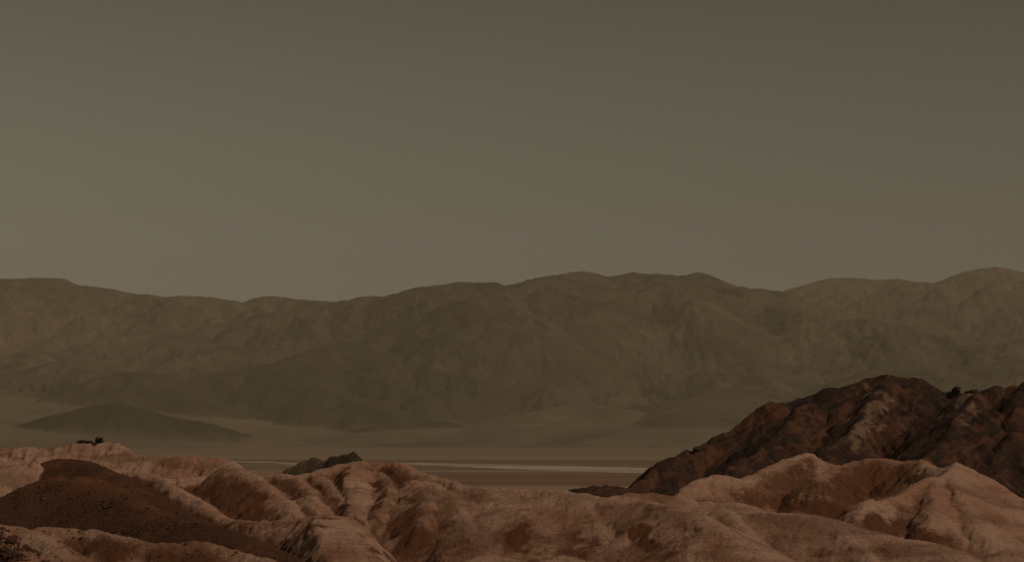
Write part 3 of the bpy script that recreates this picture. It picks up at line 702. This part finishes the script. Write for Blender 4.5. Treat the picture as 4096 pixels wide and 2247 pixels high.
for b, a in [((3480, 1690, 55, 80, 20, 0.6), 0.9), ((3530, 1580, 34, 85, 38, 0.6), 0.65), ((3410, 1760, 40, 40, 0, 0.6), 0.5),
             ((3860, 1625, 50, 70, 30, 0.5), 0.8), ((3780, 1565, 80, 22, 25, 0.6), 0.7), ((3290, 1660, 60, 35, -35, 0.6), 0.45),
             ((3680, 1640, 60, 18, -38, 0.6), 0.45), ((4020, 1620, 90, 14, -35, 0.6), 0.4), ((3420, 1720, 45, 50, 0, 0.6), 0.35)]:
    pale += blob(pxv + wob_a * 55, pyv + wob_b * 45, *b) * a
V = np.stack([X.ravel(), Y.ravel(), Z.ravel()], -1)
at0 = {'pale': blur2(np.clip(pale, 0, 1), 2).ravel()}
Fc = grid_faces(*X.shape); fo = own[:-1, :-1]; kp = np.maximum(Z[:-1, :-1], Z[1:, 1:]) > -89.5
for fam, lab in ((1, 'large dark red brown volcanic hill with pale streaks at the right'), (2, 'second dark brown hill cut by the right edge behind the clay peak')):
    v, f, at = sub_mesh(V, Fc[kp & (fo == fam)], at0)
    mesh_object('dark_hill', v, f, M_ROCK, at, lab)

def small_field(name, pts, x0, x1, y0, y1, floor, slope, label, mat, kind, cat, amp, res=0.5, r=0.6, spacing=4, length=5, drop=0.35):
    """a rise of its own: heights from its crest line, closed below"""
    fld = Field(x0, x1, y0, y1, res, lambda X, Y: np.full(X.shape, floor))
    line = smooth_line([P(*p) for p in pts], res * 1.5)
    fld.cones(line, slope, r, 1, 0.12, rng, floor=floor)
    for sp in spurs(line, spacing, length, drop, 0.8, rng, (-1, 1), -0.1, res * 1.5):
        fld.cones(sp, slope * 1.2, r * 0.5, 1, 0.15, rng, floor=floor)
    X, Y = np.meshgrid(fld.xs, fld.ys)
    Z = fld.h + np.clip((fld.h - floor) / 2, 0, 1) * (fbm(X / (amp * 6), Y / (amp * 6), 5, 301, 0.6) * amp + (fbm(X / (amp * 2), Y / (amp * 2), 3, 311, 0.6, True) - 0.5) * amp * 0.5)
    m = (np.maximum(fld.h[:-1, :-1], fld.h[1:, 1:]) > floor + 0.02)
    V = np.stack([X.ravel(), Y.ravel(), Z.ravel()], -1)
    v, f, at = sub_mesh(V, grid_faces(*X.shape)[m], {'pale': np.zeros(X.size)})
    return mesh_object(name, v, f, mat, at, label, kind, cat)

small_field('dark_mound', [(2264, 1966, 690), (2319, 1954, 692), (2402, 1943, 694), (2444, 1943, 695), (2487, 1951, 695), (2518, 1961, 695), (2600, 1990, 695)],
            -5, 90, 640, 760, -60, 0.35, 'low dark brown mound in the dip between clay ridge and dark hill', M_ROCK, 'structure', None, 0.5, 0.8, 1.5, 8, 10, 0.25)
small_field('rock_outcrop', [(1120, 1893, 476), (1135, 1884, 477), (1170, 1864, 478), (1205, 1850, 479), (1234, 1834, 480), (1273, 1833, 480), (1300, 1840, 480)],
            -80, -25, 455, 505, -22, 0.9, 'left lower half of the dark jagged rock outcrop on the clay skyline', M_OUT, None, 'rock', 0.5, 0.35, 0.3, 2.5, 3, 0.6)
small_field('rock_outcrop', [(1305, 1846, 479), (1331, 1823, 480), (1361, 1815, 480), (1399, 1812, 480), (1410, 1806, 480), (1417, 1818, 480), (1430, 1840, 480)],
            -70, -15, 455, 505, -22, 0.9, 'right higher half of the dark jagged rock outcrop on the clay skyline', M_OUT, None, 'rock', 0.5, 0.35, 0.3, 2.5, 3, 0.6)

# ------------------------------------------------------------------ boulders, stones, bushes
def near_height(x, y):
    x = np.asarray(x, float); y = np.asarray(y, float)
    wx = fbm(x / 9, y / 9, 3, 61) * 0.55; wy = fbm(x / 9, y / 9, 3, 71) * 0.55
    return near.sample(x + wx, y + wy), near.owner(x + wx, y + wy)

def on_ground(px, py):
    """where the line of sight through px, py first meets the near terrain"""
    d = np.arange(150, 700, 0.35)
    x = (np.asarray(px, float)[..., None] - CX) / F * d
    zr = -(np.asarray(py, float)[..., None] - HY) / F * d
    dd = np.broadcast_to(d, x.shape); h, o = near.sample(x, dd), near.owner(x, dd)
    k = np.argmax(h >= zr, axis=-1)
    g = np.take_along_axis
    kk = k[..., None]
    return g(x, kk, -1)[..., 0], d[k], g(h, kk, -1)[..., 0], g(o, kk, -1)[..., 0], k > 0

import bmesh
def rock_mesh(name, size, seed, sub=3, rough=0.35):
    bm = bmesh.new(); bmesh.ops.create_icosphere(bm, subdivisions=sub, radius=1.0)
    co = np.array([v.co[:] for v in bm.verts])
    k = 1 + rough * fbm(co[:, 0] * 1.3 + co[:, 2] * 0.9 + seed, co[:, 1] * 1.3 - co[:, 2] * 0.7, 4, seed, 0.6)
    cell = np.round(co * 1.6 + fbm(co[:, :1] * 2, co[:, 1:2] * 2, 2, seed + 3) * 0.6) / 1.6
    co = (co * 0.65 + cell * 0.35) * k[:, None] * np.array(size)
    for v, c in zip(bm.verts, co): v.co = c
    me = bpy.data.meshes.new(name); bm.to_mesh(me); bm.free()
    me.materials.append(M_OUT)
    return me

def boulder(label, px, py, d, size, seed, name='boulder', tilt=0.0):
    o = bpy.data.objects.new(name, rock_mesh(name, size, seed)); C.objects.link(o)
    o.location = P(px, py, d); o.rotation_euler = (0, tilt, seed)
    o['label'] = label; o['category'] = 'rock'
    return o
boulder('small flat dark rock at the left on top of the pale mesa', 332, 1768, 570, (1.6, 1.0, 0.55), 3)
boulder('dark wedge shaped rock on the pale mesa edge', 398, 1760, 569, (2.2, 1.3, 0.75), 5, tilt=-0.3)
boulder('low dark stone between the two rocks on the pale mesa', 362, 1765, 569.5, (1.3, 0.8, 0.3), 8)
boulder('dark knob standing in the notch of the dark hill', 3826, 1560, 946, (2.6, 2.0, 1.9), 11)
boulder('broad dark rock hump right of the knob on the dark hill', 3895, 1576, 905, (4.6, 3.0, 2.1), 14)
boulder('small jagged rock on the left shoulder of the dark hill', 2790, 1796, 904, (3.6, 2.2, 1.3), 17)

# loose stones on the gravel hill and the nearest slope
n = 9000
spx = rng.uniform(-40, 1250, n); spy = rng.uniform(1900, 2247, n)
sx, sy, sz, so, ok = on_ground(spx, spy)
clump = gnoise(sx / 9, sy / 9, 55)
sel = ok & (((so == GRAV) & (spy > 1925) & (clump + rng.uniform(-0.4, 0.6, n) > 0)) | ((so == NEARL) & (rng.random(n) < 0.6)) | ((so == FRONTL) & (rng.random(n) < 0.05)))
sx, sy, sz, so = sx[sel], sy[sel], sz[sel], so[sel]
bm = bmesh.new(); bmesh.ops.create_icosphere(bm, subdivisions=1, radius=1.0)
bv = np.array([v.co[:] for v in bm.verts]); bf = np.array([[v.index for v in f.verts] for f in bm.faces]); bm.free()
m = len(sx); sc = rng.gamma(2.0, 0.05, m) + 0.04
sz = near_height(sx, sy)[0]
V = bv[None] * (1 + rng.uniform(-0.3, 0.3, (m, len(bv), 1))) * sc[:, None, None] * np.array([1.1, 1.0, 0.75])
V = V + np.stack([sx, sy, sz + sc * 0.1], -1)[:, None]
Fs = bf[None] + (np.arange(m) * len(bv))[:, None, None]
n_ = N('loose_stone_dark')
M_STONE = n_.done(n_.mix(n_.noise(0.6, 2), (0.035, 0.017, 0.010), (0.11, 0.048, 0.028)))
mesh_object('loose_stones', V.reshape(-1, 3), Fs.reshape(-1, 3), M_STONE, None, 'dark loose stones scattered over the gravel hill', 'stuff', None, False)

# small desert bushes
n_ = N('bush_twig'); M_TWIG = n_.done(n_.mix(0.0, (0.06, 0.04, 0.025), (0.06, 0.04, 0.025)))
n_ = N('bush_leaf'); M_LEAF = n_.done(n_.mix(n_.noise(3.0, 2), (0.022, 0.026, 0.012), (0.055, 0.055, 0.026)))
def bush(label, px, py, size, seed, cat='bush'):
    rg = np.random.default_rng(seed)
    x, y, z, _, _ = on_ground(np.array([px]), np.array([py]))
    e = bpy.data.objects.new('desert_bush', None); C.objects.link(e)
    e.location = (x[0], y[0], z[0] - 0.05); e['label'] = label; e['category'] = cat
    e['group'] = 'small dark bushes dotted over the slopes'
    tv, tf, lv, lf = [], [], [], []
    for k in range(11):
        a = rg.uniform(0, 2 * math.pi); el = rg.uniform(0.5, 1.4); L = size * rg.uniform(0.6, 1.0)
        tip = np.array([math.cos(a) * math.cos(el), math.sin(a) * math.cos(el), math.sin(el) * 0.8]) * L
        side = np.array([-math.sin(a), math.cos(a), 0]) * 0.03; b = len(tv); up = np.array([0, 0, 0.03])
        tv += [side, -side, up, tip]; tf += [(b, b + 1, b + 3), (b + 1, b + 2, b + 3), (b + 2, b, b + 3)]
        for q in range(16):
            c = tip * rg.uniform(0.45, 1.1) + rg.normal(0, size * 0.16, 3); c[2] = max(c[2], 0.05)
            u, w = rg.normal(0, 1, 3), rg.normal(0, 1, 3)
            u *= 0.09 * size / np.linalg.norm(u); w *= 0.09 * size / np.linalg.norm(w); b = len(lv)
            lv += [c, c + u, c + u + w, c + w]; lf.append((b, b + 1, b + 2, b + 3))
    for nm, v, f, mt in (('twigs', tv, tf, M_TWIG), ('foliage', lv, lf, M_LEAF)):
        o = mesh_object(nm, np.array(v), np.array(f), mt, None, None, None, None, False); o.parent = e
bush('dark green bush on the crest of the lower left clay ridge', 338, 2124, 0.75, 1)
bush('small bush just left of the bigger bush on the lower left ridge crest', 318, 2130, 0.5, 2)
bush('dark bush in the gully of the lower left clay ridge', 236, 2170, 0.5, 3)
bush('dark green bush low beside the nearest pink slope', 156, 2222, 0.6, 4)
bush('solitary dark bush in the middle of the dark gravel hill', 308, 2070, 0.7, 5)
bush('dark bush high on the left part of the gravel hill', 192, 2016, 0.55, 6)
bush('dark bush low on the right part of the gravel hill', 712, 2090, 0.6, 7)
bush('dark bush near the foot of the gravel hill by the pale spur', 628, 2125, 0.7, 8)

# ------------------------------------------------------------------ haze
def box(name, lo, hi):
    v = np.array([(x, y, z) for x in (lo[0], hi[0]) for y in (lo[1], hi[1]) for z in (lo[2], hi[2])], float)
    f = np.array([(0, 1, 3, 2), (4, 6, 7, 5), (0, 4, 5, 1), (2, 3, 7, 6), (0, 2, 6, 4), (1, 5, 7, 3)])
    m = bpy.data.materials.new('haze_air'); m.use_nodes = True
    nt = m.node_tree; nt.nodes.clear()
    out = nt.nodes.new('ShaderNodeOutputMaterial'); pv = nt.nodes.new('ShaderNodeVolumePrincipled')
    pv.inputs['Density'].default_value = HAZE_DENSITY
    pv.inputs['Color'].default_value = HAZE_COLOR
    pv.inputs['Anisotropy'].default_value = 0.0
    nt.links.new(pv.outputs['Volume'], out.inputs['Volume'])
    return mesh_object(name, v, f, m, None, 'thin brown desert haze filling the whole valley', 'stuff', None, False)
box('haze', (-46000, -2000, -450), (46000, 48000, 3000))
